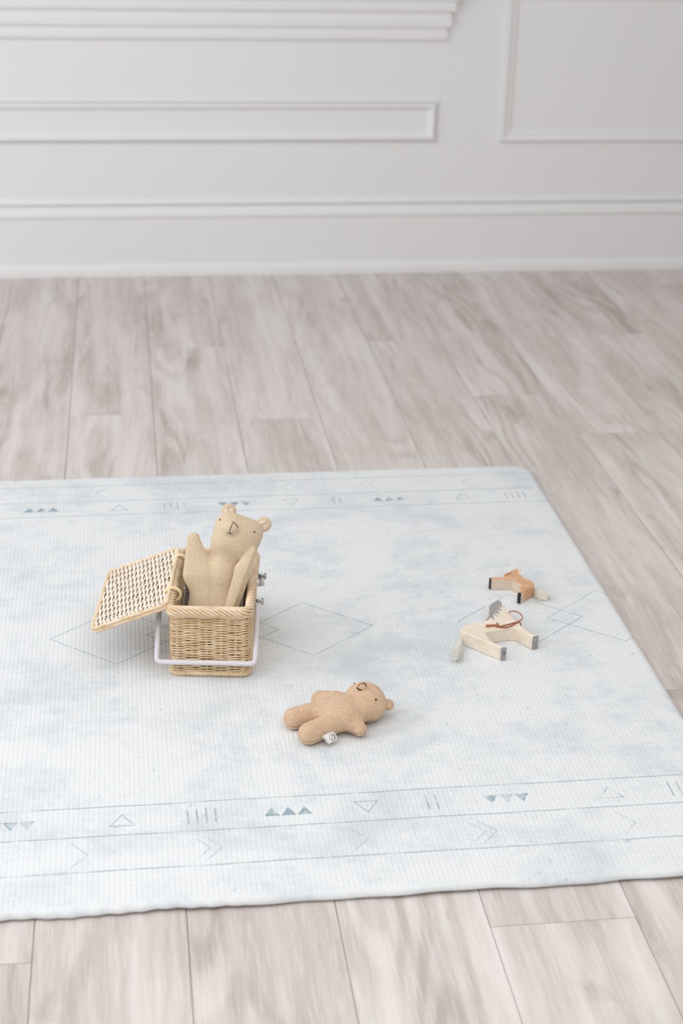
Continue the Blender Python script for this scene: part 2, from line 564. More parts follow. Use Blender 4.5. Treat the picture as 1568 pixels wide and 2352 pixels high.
def segd(x, y, a, b):
    dx, dy = b[0] - a[0], b[1] - a[1]
    t = np.clip(((x - a[0]) * dx + (y - a[1]) * dy) / (dx * dx + dy * dy), 0, 1)
    return np.hypot(x - a[0] - t * dx, y - a[1] - t * dy)

# ------------------------------------------------------------------ basket frame
BA = np.array([0.0434, 2.2062, MZ + 0.0003])          # front left bottom corner
BYAW = math.radians(-7.682)
EX = np.array([math.cos(BYAW), math.sin(BYAW), 0.0]); EY = np.array([-EX[1], EX[0], 0.0])
BW, BD, BH = 0.1300, 0.2150, 0.1200
BC = (BW / 2, BD / 2)

def bworld(p):
    p = np.asarray(p, float)
    return BA + p[..., 0:1] * EX + p[..., 1:2] * EY + p[..., 2:3] * np.array([0, 0, 1.0])

def rrect(x0, x1, y0, y1, r, step):
    """points of a rounded rectangle (closed), with running length"""
    P = []
    segs = [((x0 + r, y0), (x1 - r, y0)), ((x1, y0 + r), (x1, y1 - r)), ((x1 - r, y1), (x0 + r, y1)), ((x0, y1 - r), (x0, y0 + r))]
    cents = [(x1 - r, y0 + r, -90), (x1 - r, y1 - r, 0), (x0 + r, y1 - r, 90), (x0 + r, y0 + r, 180)]
    for (a, b), (cx, cy, a0) in zip(segs, cents):
        n = max(1, int(math.hypot(b[0] - a[0], b[1] - a[1]) / step))
        for i in range(n): P.append((a[0] + (b[0] - a[0]) * i / n, a[1] + (b[1] - a[1]) * i / n))
        n = max(3, int(r * math.pi / 2 / step))
        for i in range(n):
            t = math.radians(a0 + 90 * i / n); P.append((cx + r * math.cos(t), cy + r * math.sin(t)))
    P = np.array(P)
    d = np.linalg.norm(np.roll(P, -1, 0) - P, axis=1)
    s = np.concatenate([[0], np.cumsum(d)])
    return P, s[:-1], s[-1]

def resample(P, s, L, n):
    t = np.arange(n) * L / n
    Pc = np.vstack([P, P[:1]]); sc = np.append(s, L)
    Q = np.stack([np.interp(t, sc, Pc[:, 0]), np.interp(t, sc, Pc[:, 1])], 1)
    T = np.roll(Q, -1, 0) - np.roll(Q, 1, 0); T /= np.linalg.norm(T, axis=1)[:, None]
    N = np.stack([T[:, 1], -T[:, 0]], 1)        # outward
    return Q, N, t

def mat_wicker(name, light, dark, scale=60.0):
    m = Mat(name, 0.5, 0.35)
    x, y, z = m.xyz()
    n = m.noise(scale=scale, detail=4, rough=0.65)
    n2 = m.noise(m.vec(x * 25.0, y * 25.0, z * 320.0), 1.0, 2, 0.5)
    k = m.noise(scale=420.0, detail=2).ramp(0.62, 0.72)
    c = m.mix((n * 0.5 + n2 * 0.5).ramp(0.36, 0.66), light, dark)
    c = m.mix(k * 0.25, c, lin(150, 105, 70))
    m.color(c)
    return m.bump(m.noise(scale=700.0, detail=2), 0.15, 0.0004).m

def build_basket():
    root = empty('picnic_basket', tuple(bworld(np.array([BC[0], BC[1], 0.0]))), BYAW)
    tag(root, 'small honey coloured wicker picnic basket with its woven lid hanging open', 'basket')
    wick = mat_wicker('honey_wicker', lin(240, 220, 186), lin(214, 180, 138))
    pale = mat_wicker('lit_lid_wicker', lin(250, 243, 233), lin(240, 226, 208), 90.0)  # lid weave: light from above put into a paler colour than the walls
    rimm = mat_wicker('rim_wicker', lin(242, 222, 194), lin(220, 188, 150), 80.0)
    ring = mat_wicker('cane_ring', lin(246, 230, 190), lin(236, 212, 160), 40.0)
    off = np.array([BC[0], BC[1], 0.0])
    rng = np.random.RandomState(3)
    NST = 28
    # --- woven walls
    P, s, L = rrect(0.003, BW - 0.003, 0.003, BD - 0.003, 0.011, 0.002)
    Q, Nn, t = resample(P, s, L, NST * 8)
    mb = MB(); rows = 46
    for r in range(rows):
        z0 = 0.0095 + r * 0.0022
        ph = t / L * NST * math.pi
        sgn = 1 if r % 2 else -1
        o = sgn * np.cos(ph)
        o = np.sign(o) * np.abs(o) ** 0.6 * 0.0016
        zz = z0 + 0.0004 * np.interp(t, np.linspace(0, L, 40), rng.randn(40)) + 0.0004 * np.sin(ph * 0.5 + r)
        pts = np.stack([Q[:, 0] + Nn[:, 0] * o, Q[:, 1] + Nn[:, 1] * o, zz], 1) - off
        mb.tube(pts, 0.00128 + 0.0002 * rng.rand(), 6, closed=True)
    wv = mb.build('woven_wall', wick, root); tag(wv, kind='stuff')
    mb = MB()
    for k in range(NST):
        i = k * 8
        for dd in (-0.0012, 0.0012):
            tx, ty = -Nn[i, 1], Nn[i, 0]
            x, y = Q[i, 0] + tx * dd, Q[i, 1] + ty * dd
            mb.tube([(x - off[0], y - off[1], 0.004), (x - off[0], y - off[1], 0.06), (x - off[0], y - off[1], 0.118)], 0.0013, 5)
    st = mb.build('stakes', wick, root); tag(st, kind='stuff')
    # --- wrapped foot border
    Q2, N2, t2 = resample(*rrect(0.004, BW - 0.004, 0.004, BD - 0.004, 0.011, 0.002), 900)
    lump = (t2 / 0.0028) % 1.0
    rad = 0.0042 + 0.0006 * np.sin(lump * math.pi) + 0.0002 * np.sin(t2 * 900)
    pts = np.stack([Q2[:, 0] + N2[:, 0] * 0.0008 - off[0], Q2[:, 1] + N2[:, 1] * 0.0008 - off[1], np.full(len(t2), 0.0047)], 1)
    mb = MB(); mb.tube(pts, rad, 8, closed=True); mb.build('foot_border', wick, root)
    # --- bottom
    mb = MB(); mb.box((0.006 - off[0], 0.006 - off[1], 0.003), (BW - 0.006 - off[0], BD - 0.006 - off[1], 0.006)); mb.build('basket_bottom', wick, root, False)
    # --- twisted rim
    Q3, N3, t3 = resample(*rrect(0.002, BW - 0.002, 0.002, BD - 0.002, 0.012, 0.002), 240)
    mb = MB(); ns = 9; turns = 8
    for k in range(ns):
        a = 2 * math.pi * (k / ns - turns * t3 / t3[-1] * (t3[-1] / (t3[-1] + t3[1])))
        ro = 0.0056 * np.cos(a); zo = 0.0080 * np.sin(a)
        pts = np.stack([Q3[:, 0] + N3[:, 0] * ro - off[0], Q3[:, 1] + N3[:, 1] * ro - off[1], 0.1155 + zo], 1)
        mb.tube(pts, 0.0022 + 0.0003 * rng.rand(), 6, closed=True)
    mb.tube(np.stack([Q3[:, 0] - off[0], Q3[:, 1] - off[1], np.full(len(t3), 0.1155)], 1), 0.0046, 8, closed=True)
    rm = mb.build('twisted_rim', rimm, root)
    # --- striped lining
    lm = Mat('striped_lining', 0.8, 0.1)
    x, y, z = lm.xyz()
    lm.color(lm.mix(((z * 270.0).frac() - 0.5).gt(0.0), lin(238, 236, 232), lin(38, 36, 38)))
    mb = MB()
    a, b, h = 0.0075, 0.0085, 0.105
    x0, x1, y0, y1 = a - off[0], BW - a - off[0], a - off[1], BD - a - off[1]
    x1 = 0.1135 - off[0]
    mb.box((x0, y0, 0.006), (x1, y0 + 0.001, 0.06)); mb.box((x0, y1 - 0.001, 0.006), (x1, y1, 0.06))
    mb.box((x0, y0 + 0.001, 0.006), (x0 + 0.001, y1 - 0.001, 0.05)); mb.box((x1 - 0.001, y0 + 0.001, 0.006), (x1, y1 - 0.001, 0.100))
    li = mb.build('lining', lm.m, root, False); tag(li, 'black and white striped fabric lining')
    # --- lid
    th = math.radians(-22.0)
    A = np.array([-math.cos(th), 0, math.sin(th)]); Bv = np.array([0, 1.0, 0]); Cv = np.array([math.sin(th), 0, math.cos(th)])
    H0 = np.array([-0.0015, 0.0065, 0.1255])
    LW, LD = 0.1285, 0.2030
    def lp(a, b, c): return H0 + np.asarray(a)[..., None] * A + np.asarray(b)[..., None] * Bv + np.asarray(c)[..., None] * Cv - off
    Q4, N4, t4 = resample(*rrect(0.0, LW, 0.0, LD, 0.010, 0.002), 620)
    lump = (t4 / 0.0042) % 1.0
    rad = 0.0031 + 0.0004 * np.sin(lump * math.pi)
    mb = MB()
    for cz in (0.0008, -0.0048): mb.tube(lp(Q4[:, 0], Q4[:, 1], np.full(len(t4), cz)), rad, 8, closed=True)
    lid = mb.build('lid', rimm, root); tag(lid, 'open woven lid hinged on the long side of the basket')
    mb = MB(); nw = 35
    nsk = 10
    bb = np.linspace(0.002, LD - 0.002, nsk * 10)
    for i in range(nw):
        a0 = 0.0045 + (LW - 0.009) * i / (nw - 1)
        o = (1 if i % 2 else -1) * np.cos((bb - 0.004) / (LD - 0.008) * math.pi * (nsk - 1))
        c = np.sign(o) * np.abs(o) ** 0.7 * 0.0019
        aa = a0 + 0.0005 * np.interp(bb, np.linspace(0, LD, 14), rng.randn(14))
        mb.tube(lp(aa, bb, c), 0.00165 + 0.0002 * rng.rand(), 6)
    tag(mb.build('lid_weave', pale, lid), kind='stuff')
    mb = MB()
    for k in range(nsk):
        b0 = 0.004 + (LD - 0.008) * k / (nsk - 1)
        for dd in (-0.0012, 0.0012):
            a_ = np.linspace(0.0, LW, 6)
            mb.tube(lp(a_, np.full(6, b0 + dd), np.full(6, -0.0008)), 0.0010, 5)
    tag(mb.build('lid_stakes', wick, lid), kind='stuff')
    gap_shade = Mat('lid_gap_shade', 0.9, 0.1); gap_shade.color(lin(120, 92, 66))  # brown sheet added under the weave, painted shade for the gaps
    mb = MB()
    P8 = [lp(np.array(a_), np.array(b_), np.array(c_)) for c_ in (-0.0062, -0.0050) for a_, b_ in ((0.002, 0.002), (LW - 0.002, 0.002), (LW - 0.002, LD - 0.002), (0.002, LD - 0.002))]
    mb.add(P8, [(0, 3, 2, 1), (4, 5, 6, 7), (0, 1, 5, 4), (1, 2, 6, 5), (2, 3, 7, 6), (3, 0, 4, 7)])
    mb.build('lid_gap_shade', gap_shade.m, lid, False)
    # --- cane hinge rings
    for y in (0.052, 0.172):
        mb = MB()
        for dy in (-0.0022, 0.0018):
            pts = []
            for k in range(28):
                a = 2 * math.pi * k / 28
                pts.append((0.0035 + 0.0125 * math.cos(a) - off[0], y + dy + 0.002 * math.sin(a) - off[1], 0.1205 + 0.0105 * math.sin(a)))
            mb.tube(pts, 0.0017, 6, closed=True, up=np.array([0, 1.0, 0]))
        mb.build('hinge_ring', ring, root)
    # --- wrapped handles and their bolts
    cord = Mat('white_cord', 0.5, 0.4); cord.color(lin(224, 220, 226))
    met = Mat('zinc_metal', 0.32, 0.5); met.b.inputs['Metallic'].default_value = 0.9; met.color(lin(190, 190, 188))
    for (py, by, zb) in ((0.060, -0.0075, 0.0300), (0.150, BD + 0.021, 0.0480)):
        xl, xr = -0.0185, 0.1380
        zt = 0.1045
        key = [(xl, py, zt), (xl, by, zb), (xr, by, zb), (xr, py, zt)]
        path = []
        rr = 0.009
        K = [np.array(p, float) for p in key]
        path.append(K[0])
        for i in (1, 2):
            a, b, c = K[i - 1], K[i], K[i + 1]
            u = (a - b) / np.linalg.norm(a - b); w = (c - b) / np.linalg.norm(c - b)
            for q in np.linspace(0, 1, 7):
                path.append((1 - q) ** 2 * (b + u * rr) + 2 * q * (1 - q) * b + q ** 2 * (b + w * rr))
        path.append(K[3])
        path = np.array(path)
        d = np.concatenate([[0], np.cumsum(np.linalg.norm(np.diff(path, axis=0), axis=1))])
        tt = np.linspace(0, d[-1], 760)
        pts = np.stack([np.interp(tt, d, path[:, i]) for i in range(3)], 1) - off
        lump = (tt / 0.0026) % 1.0
        mb = MB(); mb.tube(pts, 0.0040 + 0.0004 * np.sin(lump * math.pi), 8, up=np.array([0.13, 0.7, 0.7]))
        mb.build('handle', cord.m, root)
        for xs, sx in ((xr, 1), (xl, -1)):
            mb = MB()
            x0 = (BW + 0.0035) if sx > 0 else -0.0035
            prof = [(0, 0.0015), (0, 0.0062), (0.0012, 0.0066), (0.0022, 0.0062), (0.0022, 0.0040), (0.0050, 0.0038), (0.0052, 0.0020), (0.0062, 0.0020), (0.0062, 0.0058), (0.0070, 0.0058), (0.0070, 0.0022), (0.0105, 0.0022), (0.0105, 0.0052), (0.0125, 0.0058), (0.0145, 0.0048), (0.0150, 0.0018)]
            if sx < 0: prof = [(q * 1.2, r_) for q, r_ in prof]
            mb.lathe(prof, (x0 - off[0], py - off[1], zt + 0.002), (sx, 0, 0), 18)
            mb.build('bolt', met.m, root)
    return root

# ------------------------------------------------------------------ plush bear in the basket
#SDF1
OB = np.array([0.065, 0.085, 0.12]); TB = math.radians(20)
def bear1_map(u, v, n):
    """bear frame (right, up, towards viewer) -> basket local"""
    y = OB[1] + v * math.sin(TB) - n * math.cos(TB)
    z = OB[2] + v * math.cos(TB) + n * math.sin(TB)
    return np.stack([OB[0] + u, y, z], -1)

HR = math.radians(-18)
def bear1_head(u, v, n):
    du, dv = u - 0.0375, v - 0.0820
    a = du * math.cos(HR) + dv * math.sin(HR); b = -du * math.sin(HR) + dv * math.cos(HR)
    w = 1.0 + 0.06 * np.clip(b / 0.036, -1, 1)          # broader at the crown
    p = 3.3
    q = (np.abs(a / w / 0.0390) ** p + np.abs(b / np.where(b > 0, 0.0340, 0.0400)) ** p) ** (2 / p) + ((n - 0.004) / 0.033) ** 2
    return (np.sqrt(q) - 1) * 0.033

def bear1_sdf(u, v, n):
    body = cone(u, v, n, (-0.003, -0.080, 0), (0.006, 0.012, 0), 0.046, 0.0370, 0.62)
    neck = cone(u, v, n, (0.010, 0.020, 0.002), (0.028, 0.060, 0.002), 0.024, 0.0225, 0.85)
    d = smin(body, neck, 0.014)
    aL = cone(u, v, n, (-0.0255, 0.020, 0.004), (-0.0312, 0.0745, 0.004), 0.0235, 0.0115, 0.56)
    d = smin(d, aL, 0.012)
    d = smin(d, bear1_head(u, v, n), 0.010)
    d = smin(d, ell(u, v, n, (0.0300, 0.0965, 0.0355), (0.0118, 0.0110, 0.0095)), 0.004)
    # fold between arm and chest, seam along the left arm
    d = d + 0.0050 * np.exp(-(segd(u, v, (-0.001, 0.046), (0.006, -0.060)) / 0.0095) ** 2) * np.clip((v + 0.05) / 0.09, 0, 1) * np.clip(n / 0.01, 0, 1)
    d = d + 0.0016 * np.exp(-(segd(u, v, (-0.0225, 0.080), (-0.005, 0.050)) / 0.0022) ** 2) * (n > 0.0)
    # right arm, in front of the body
    aR = cone(u, v, n, (0.0270, -0.060, 0.0290), (0.0525, 0.0280, 0.0270), 0.0138, 0.0165, 0.75)
    aR = smin(aR, cone(u, v, n, (0.0525, 0.0280, 0.0270), (0.0648, 0.0570, 0.0235), 0.0165, 0.0110, 0.75), 0.004)
    side = ((u - 0.0345) * (0.0990 + 0.0) - (v + 0.040) * 0.0345) / 0.1048      # right of the seam
    aR = aR + (0.0030 * np.exp(-(side / 0.0017) ** 2) + 0.0050 * np.clip(side / 0.0025, 0, 1)) * (n > 0.012)
    d = smin(d, aR, 0.0014)
    # head side seam
    du, dv = u - 0.0375, v - 0.0820
    a = du * math.cos(HR) + dv * math.sin(HR)
    d = d + 0.0012 * np.exp(-((n - (0.004 - (a > 0) * 0.006)) / 0.0016) ** 2) * (v > 0.062) * (a > 0.02)
    return d
#SDF1END

def mat_felt(name, c0, c1, bscale, bdist, bstr=0.5):
    m = Mat(name, 0.95, 0.05)
    n = m.noise(scale=bscale, detail=3, rough=0.7)
    n2 = m.noise(scale=bscale * 0.18, detail=3)
    m.color(m.mix((n * 0.8 + n2 * 0.2).ramp(0.34, 0.64), c1, c0))
    m.b.inputs['Sheen Weight'].default_value = 0.25
    m.b.inputs['Sheen Roughness'].default_value = 0.6
    return m.bump(n, bstr, bdist).m

def snap(bvh, p, off=0.0):
    loc, nor, i, d = bvh.find_nearest(Vector(p))
    return np.array(loc + nor * off)

def build_bear1():
    base = bworld(np.array([BC[0], BC[1] - 0.01, 0.010]))
    root = empty('plush_bear', tuple(base))
    tag(root, 'cream felt plush bear standing in the wicker basket with both arms up', 'soft toy')
    felt = mat_felt('cream_felt', lin(226, 207, 179), lin(202, 178, 145), 900.0, 0.0007, 0.4)
    pink = mat_felt('pale_ear_lining', lin(236, 218, 204), lin(222, 200, 184), 700.0, 0.0005)
    black = Mat('black_thread', 0.6, 0.2); black.color(lin(16, 18, 20))
    W = lambda u, v, n: bworld(bear1_map(np.asarray(u, float), np.asarray(v, float), np.asarray(n, float))) - base
    V, F = surface_nets(bear1_sdf, (-0.062, -0.112, -0.044), (0.092, 0.132, 0.056), 0.00125)
    Vw = W(V[:, 0], V[:, 1], V[:, 2])
    mesh_obj('body', Vw, F, felt, root)
    bvh = BVHTree.FromPolygons([Vector(p) for p in Vw], [tuple(int(i) for i in f) for f in F])
    # ears
    for (cu, cv, rot) in ((0.0235, 0.1215, math.radians(6)), (0.0800, 0.1010, math.radians(-58))):
        ca, sa = math.cos(rot), math.sin(rot)
        def esdf(a, b, n):
            outer = ell(a, b, n, (0, 0.0, -0.001), (0.0118, 0.0122, 0.0062), 2.2)
            inner = ell(a, b, n, (0.0, -0.002, 0.0065), (0.0098, 0.0108, 0.0040))
            return np.maximum(outer, -inner)
        Ve, Fe = surface_nets(esdf, (-0.014, -0.015, -0.010), (0.014, 0.015, 0.010), 0.0008)
        tr = lambda q: W(cu + q[:, 0] * ca - q[:, 1] * sa, cv + q[:, 0] * sa + q[:, 1] * ca, q[:, 2])
        ear = mesh_obj('ear', tr(Ve), Fe, felt, root)
        def isdf(a, b, n):
            d = ell(a, b, n, (0.0, -0.0012, 0.0010), (0.0100, 0.0106, 0.0046))
            for (p, q) in (((-0.002, -0.011), (0.0, 0.007)), ((0.0025, -0.011), (0.0015, 0.005))):
                d = d + 0.0022 * np.exp(-(segd(a, b, p, q) / 0.0009) ** 2) * (n > 0)
            return d
        Vi, Fi = surface_nets(isdf, (-0.012, -0.013, -0.006), (0.012, 0.012, 0.008), 0.0007)
        mesh_obj('ear_lining', tr(Vi), Fi, pink, ear)
    # stitched eyes and mouth
    def stitch(name, pts, r):
        w = [snap(bvh, W(*p), r * 0.35) for p in pts]
        w = catmull(w, 5)
        mb = MB(); mb.tube(w, r, 6); mb.build(name, black.m, root)
    STITCH1(stitch)
    for p in EYES1:
        q = snap(bvh, W(*p), 0.0001)
        mb = MB()
        mb.lathe([(-0.0012, 0.0003), (-0.0008, 0.0011), (0.0, 0.0014), (0.0008, 0.0011), (0.0012, 0.0003)], q, W(0, 0, 1) - W(0, 0, 0), 10)
        mb.build('eye', black.m, root)

EYES1 = [(0.0665, 0.0910, 0.0273), (0.0110, 0.1086, 0.0196)]
def STITCH1(stitch):
    # thread down the muzzle, bar of the nose, mouth
    stitch('mouth_stitch', [(0.0343, 0.1060, 0.0383), (0.0310, 0.1023, 0.0434), (0.0291, 0.0967, 0.0445), (0.0281, 0.0898, 0.0427)], 0.00055)
    stitch('nose_stitch', [(0.0306, 0.1075, 0.0359), (0.0343, 0.1062, 0.0378), (0.0376, 0.1030, 0.0399), (0.0404, 0.0984, 0.0391)], 0.00055)
    stitch('mouth_stitch', [(0.0250, 0.0913, 0.0427), (0.0287, 0.0894, 0.0426), (0.0322, 0.0895, 0.0424)], 0.00055)

# ------------------------------------------------------------------ small plush bear lying on the mat
#SDF2
B2 = np.array([0.295, 2.030, 0.0])
AX2 = math.radians(21.6)
def bear2_sdf(x, y, z):
    """x, y relative to B2, z above the mat"""
    c, s = math.cos(AX2), math.sin(AX2)
    def rot(px, py): return px * c + py * s, -px * s + py * c
    hx, hy = rot(x - 0.0425, y - 0.0225)
    head = ell(hx, hy, z, (0, 0, 0.0285), (0.0295, 0.0350, 0.0285), 2.15)
    tx, ty = rot(x - 0.006, y - 0.004)
    tor = ell(tx, ty, z, (0, 0, 0.0240), (0.0400, 0.0320, 0.0238), 2.1)
    d = smin(tor, head, 0.0065)
    l1 = cone(x, y, z, (-0.020, 0.018, 0.020), (-0.0690, 0.0040, 0.0168), 0.0170, 0.0168)
    l2 = cone(x, y, z, (-0.008, -0.017, 0.020), (-0.0510, -0.0400, 0.0168), 0.0165, 0.0168)
    d = smin(d, smin(l1, l2, 0.0015), 0.0065)
    a1 = cone(x, y, z, (0.0120, -0.0140, 0.0215), (0.0265, -0.0310, 0.0140), 0.0185, 0.0108)
    a2 = cone(x, y, z, (-0.0030, 0.0360, 0.0230), (-0.0240, 0.0500, 0.0200), 0.0170, 0.0140)
    d = smin(d, a1, 0.007); d = smin(d, a2, 0.010)
    d = smin(d, ell(x, y, z, (0.0345, 0.0185, 0.0575), (0.0085, 0.0085, 0.0080)), 0.003)
    # seam of the under panel
    d = d + 0.0022 * np.exp(-((z - 0.0105 - 0.004 * np.clip((x - 0.02) / 0.05, 0, 1)) / 0.0011) ** 2)
    d = np.maximum(d, 0.0002 - z)
    return d
#SDF2END

def build_bear2():
    root = empty('plush_bear', (B2[0], B2[1], MZ))
    tag(root, 'small tan fleece plush bear lying on its back on the mat', 'soft toy')
    fl = mat_felt('tan_fleece', lin(240, 208, 176), lin(212, 172, 136), 520.0, 0.0026, 0.85)
    black = Mat('black_stitching', 0.6, 0.2); black.color(lin(14, 12, 12))
    V, F = surface_nets(bear2_sdf, (-0.095, -0.070, -0.002), (0.092, 0.070, 0.070), 0.00095)
    mesh_obj('body', V, F, fl, root)
    bvh = BVHTree.FromPolygons([Vector(p) for p in V], [tuple(int(i) for i in f) for f in F])
    for (ex, ey, ez) in ((0.0765, 0.0185, 0.0235), (0.0640, 0.0500, 0.0235)):
        def esdf(x, y, z):
            d = ell(x, y, z, (ex, ey, ez), (0.0090, 0.0092, 0.0088), 2.2)
            return d + 0.0012 * np.exp(-((z - ez + 0.006) / 0.0011) ** 2)
        Ve, Fe = surface_nets(esdf, (ex - 0.016, ey - 0.016, ez - 0.016), (ex + 0.016, ey + 0.016, ez + 0.016), 0.0009)
        mesh_obj('ear', Ve, Fe, fl, root)
    def stitch(name, pts, r):
        w = [snap(bvh, p, r * 0.4) for p in pts]
        w = catmull(w, 5)
        mb = MB(); mb.tube(w, r, 6); mb.build(name, black.m, root)
    STITCH2(stitch)
    for p in EYES2:
        q = snap(bvh, p, 0.0002)
        nv = Vector(q) - Vector((0.0450, 0.0230, 0.0285))
        mb = MB()
        mb.lathe([(-0.0012, 0.0003), (-0.0008, 0.0012), (0.0, 0.0016), (0.0008, 0.0012), (0.0012, 0.0003)], q, nv, 10)
        mb.build('eye', black.m, root)
    # woven tag with its line emblem, folded loop sewn into the hip
    tg = Mat('white_ribbon', 0.7, 0.2); tg.color(lin(240, 236, 230))
    ink = Mat('maroon_print', 0.7, 0.2); ink.color(lin(104, 44, 52))
    T = {k: np.array(v) for k, v in TAG2.items()}
    u = T['tr'] - T['tl']; v = T['bl'] - T['tl']
    nrm = np.cross(v, u); nrm /= np.linalg.norm(nrm)
    Vt = []; Ft = []
    rows = 9
    for i in range(rows):
        t = i / (rows - 1)
        sag = 0.0016 * math.sin(t * math.pi)
        for w in (0, 1): Vt.append(T['tl'] + u * w + v * t + nrm * sag)
    for i in range(rows):
        t = 1 - i / (rows - 1)
        for w in (0, 1): Vt.append(T['tl'] + u * w + v * t * 0.97 - nrm * (0.0035 * (1 - t) + 0.0004))
    for i in range(2 * rows - 1):
        Ft.append((2 * i, 2 * i + 1, 2 * i + 3, 2 * i + 2))
    lab = mesh_obj('fabric_tag', Vt, Ft, tg.m, root)
    sol = lab.modifiers.new('thickness', 'SOLIDIFY'); sol.thickness = 0.0003
    tag(lab, 'folded white ribbon tag with a maroon line emblem')
    def tp(a, b): return T['tl'] + u * a + v * b + nrm * (0.0016 * math.sin(b * math.pi) + 0.00035)
    mb = MB()
    cx, cy, ra, rb = 0.53, 0.545, 0.215, 0.29
    mb.tube([tp(cx + ra * math.cos(a), cy + rb * math.sin(a)) for a in np.linspace(0, 2 * math.pi, 30)[:-1]], 0.00028, 5, closed=True)
    mb.tube([tp(0.375, 0.735), tp(0.53, 0.54), tp(0.715, 0.33)], 0.00028, 5)
    mb.tube(catmull([tp(0.715, 0.33), tp(0.79, 0.36), tp(0.845, 0.45), tp(0.80, 0.56), tp(0.745, 0.53), tp(0.735, 0.42), tp(0.76, 0.35)], 4), 0.00026, 5)
    mb.tube(catmull([tp(0.775, 0.57), tp(0.735, 0.72), tp(0.69, 0.84)], 4), 0.00034, 5)
    em = mb.build('tag_emblem', ink.m, lab)

EYES2 = [(0.0538, -0.0027, 0.0466), (0.0275, 0.0455, 0.0480)]
TAG2 = dict(tl=(-0.0316, -0.0515, 0.0190), tr=(-0.0159, -0.0393, 0.0190), bl=(-0.0236, -0.0583, 0.0080))
def STITCH2(stitch):
    stitch('nose_stitch', [(0.0271, 0.0146, 0.0590), (0.0301, 0.0116, 0.0578), (0.0334, 0.0101, 0.0572)], 0.0009)
    stitch('mouth_stitch', [(0.0285, 0.0134, 0.0604), (0.0298, 0.0145, 0.0626), (0.0324, 0.0152, 0.0644), (0.0360, 0.0154, 0.0647)], 0.0005)
    stitch('mouth_stitch', [(0.0364, 0.0165, 0.0648), (0.0387, 0.0163, 0.0640), (0.0406, 0.0155, 0.0623), (0.0402, 0.0138, 0.0612)], 0.0007)

# ------------------------------------------------------------------ wooden horses lying on their sides
def inset_poly(P, d):
    P = np.array(P, float); n = len(P); out = []
    for i in range(n):
        a, b, c = P[i - 1], P[i], P[(i + 1) % n]
        e0 = (b - a) / (np.linalg.norm(b - a) + 1e-9); e1 = (c - b) / (np.linalg.norm(c - b) + 1e-9)
        n0 = np.array([-e0[1], e0[0]]); n1 = np.array([-e1[1], e1[0]])
        m = n0 + n1; l = max(0.5, (m @ m) / 2)
        out.append(b + m / l / 2 * 2 * d * 0.5 * 2 / 2 if False else b + m * d / max(0.55, 1 + n0 @ n1))
    return np.array(out)

def ccw(P):
    P = np.array(P, float)
    a = (P[:, 0] * np.roll(P[:, 1], -1) - np.roll(P[:, 0], -1) * P[:, 1]).sum()
    return P if a > 0 else P[::-1]

def prism(P, z0, z1, bev, side_mat=None, top=0):
    """bevelled prism of a polygon; side_mat[i] material of the wall from point i to i+1"""
    mb = MB(); n = len(P)
    I = inset_poly(P, bev)
    rings = [(I, z0), (P, z0 + bev), (P, z1 - bev), (I, z1)]
    V = [(p[0], p[1], z) for R, z in rings for p in R]
    mb.v = V
    for r in range(3):
        for i in range(n):
            j = (i + 1) % n
            mb.f.append((r * n + i, r * n + j, (r + 1) * n + j, (r + 1) * n + i))
            mb.m.append((side_mat[i] if side_mat is not None and r < 2 else top))
    mb.f.append(tuple(reversed(range(n)))); mb.m.append(top)
    mb.f.append(tuple(3 * n + i for i in range(n))); mb.m.append(top)
    return mb

def mat_wood(name, c0, c1, ang, sc=1.0):
    m = Mat(name, 0.55, 0.25)
    x, y, z = m.xyz()
    ca, sa = math.cos(ang), math.sin(ang)
    a = x * ca + y * sa; b = y * ca - x * sa
    n = m.noise(m.vec(a * 22.0 * sc, b * 260.0 * sc, z * 160.0), 1.0, 4, 0.6)
    n2 = m.noise(scale=40.0, detail=2)
    m.color(m.mix((n * 0.65 + n2 * 0.35).ramp(0.34, 0.66), c0, c1))
    return m.bump(n, 0.08, 0.0004).m

def wool_mat(name, c):
    m = Mat(name, 0.9, 0.05)
    n = m.noise(scale=200.0, detail=2)
    cc = m.mix(n, lin(*c), lin(c[0] - 6, c[1] - 8, c[2] - 14))
    m.color(cc)
    m.bump(m.noise(scale=900.0, detail=3), 0.5, 0.0012)
    return m

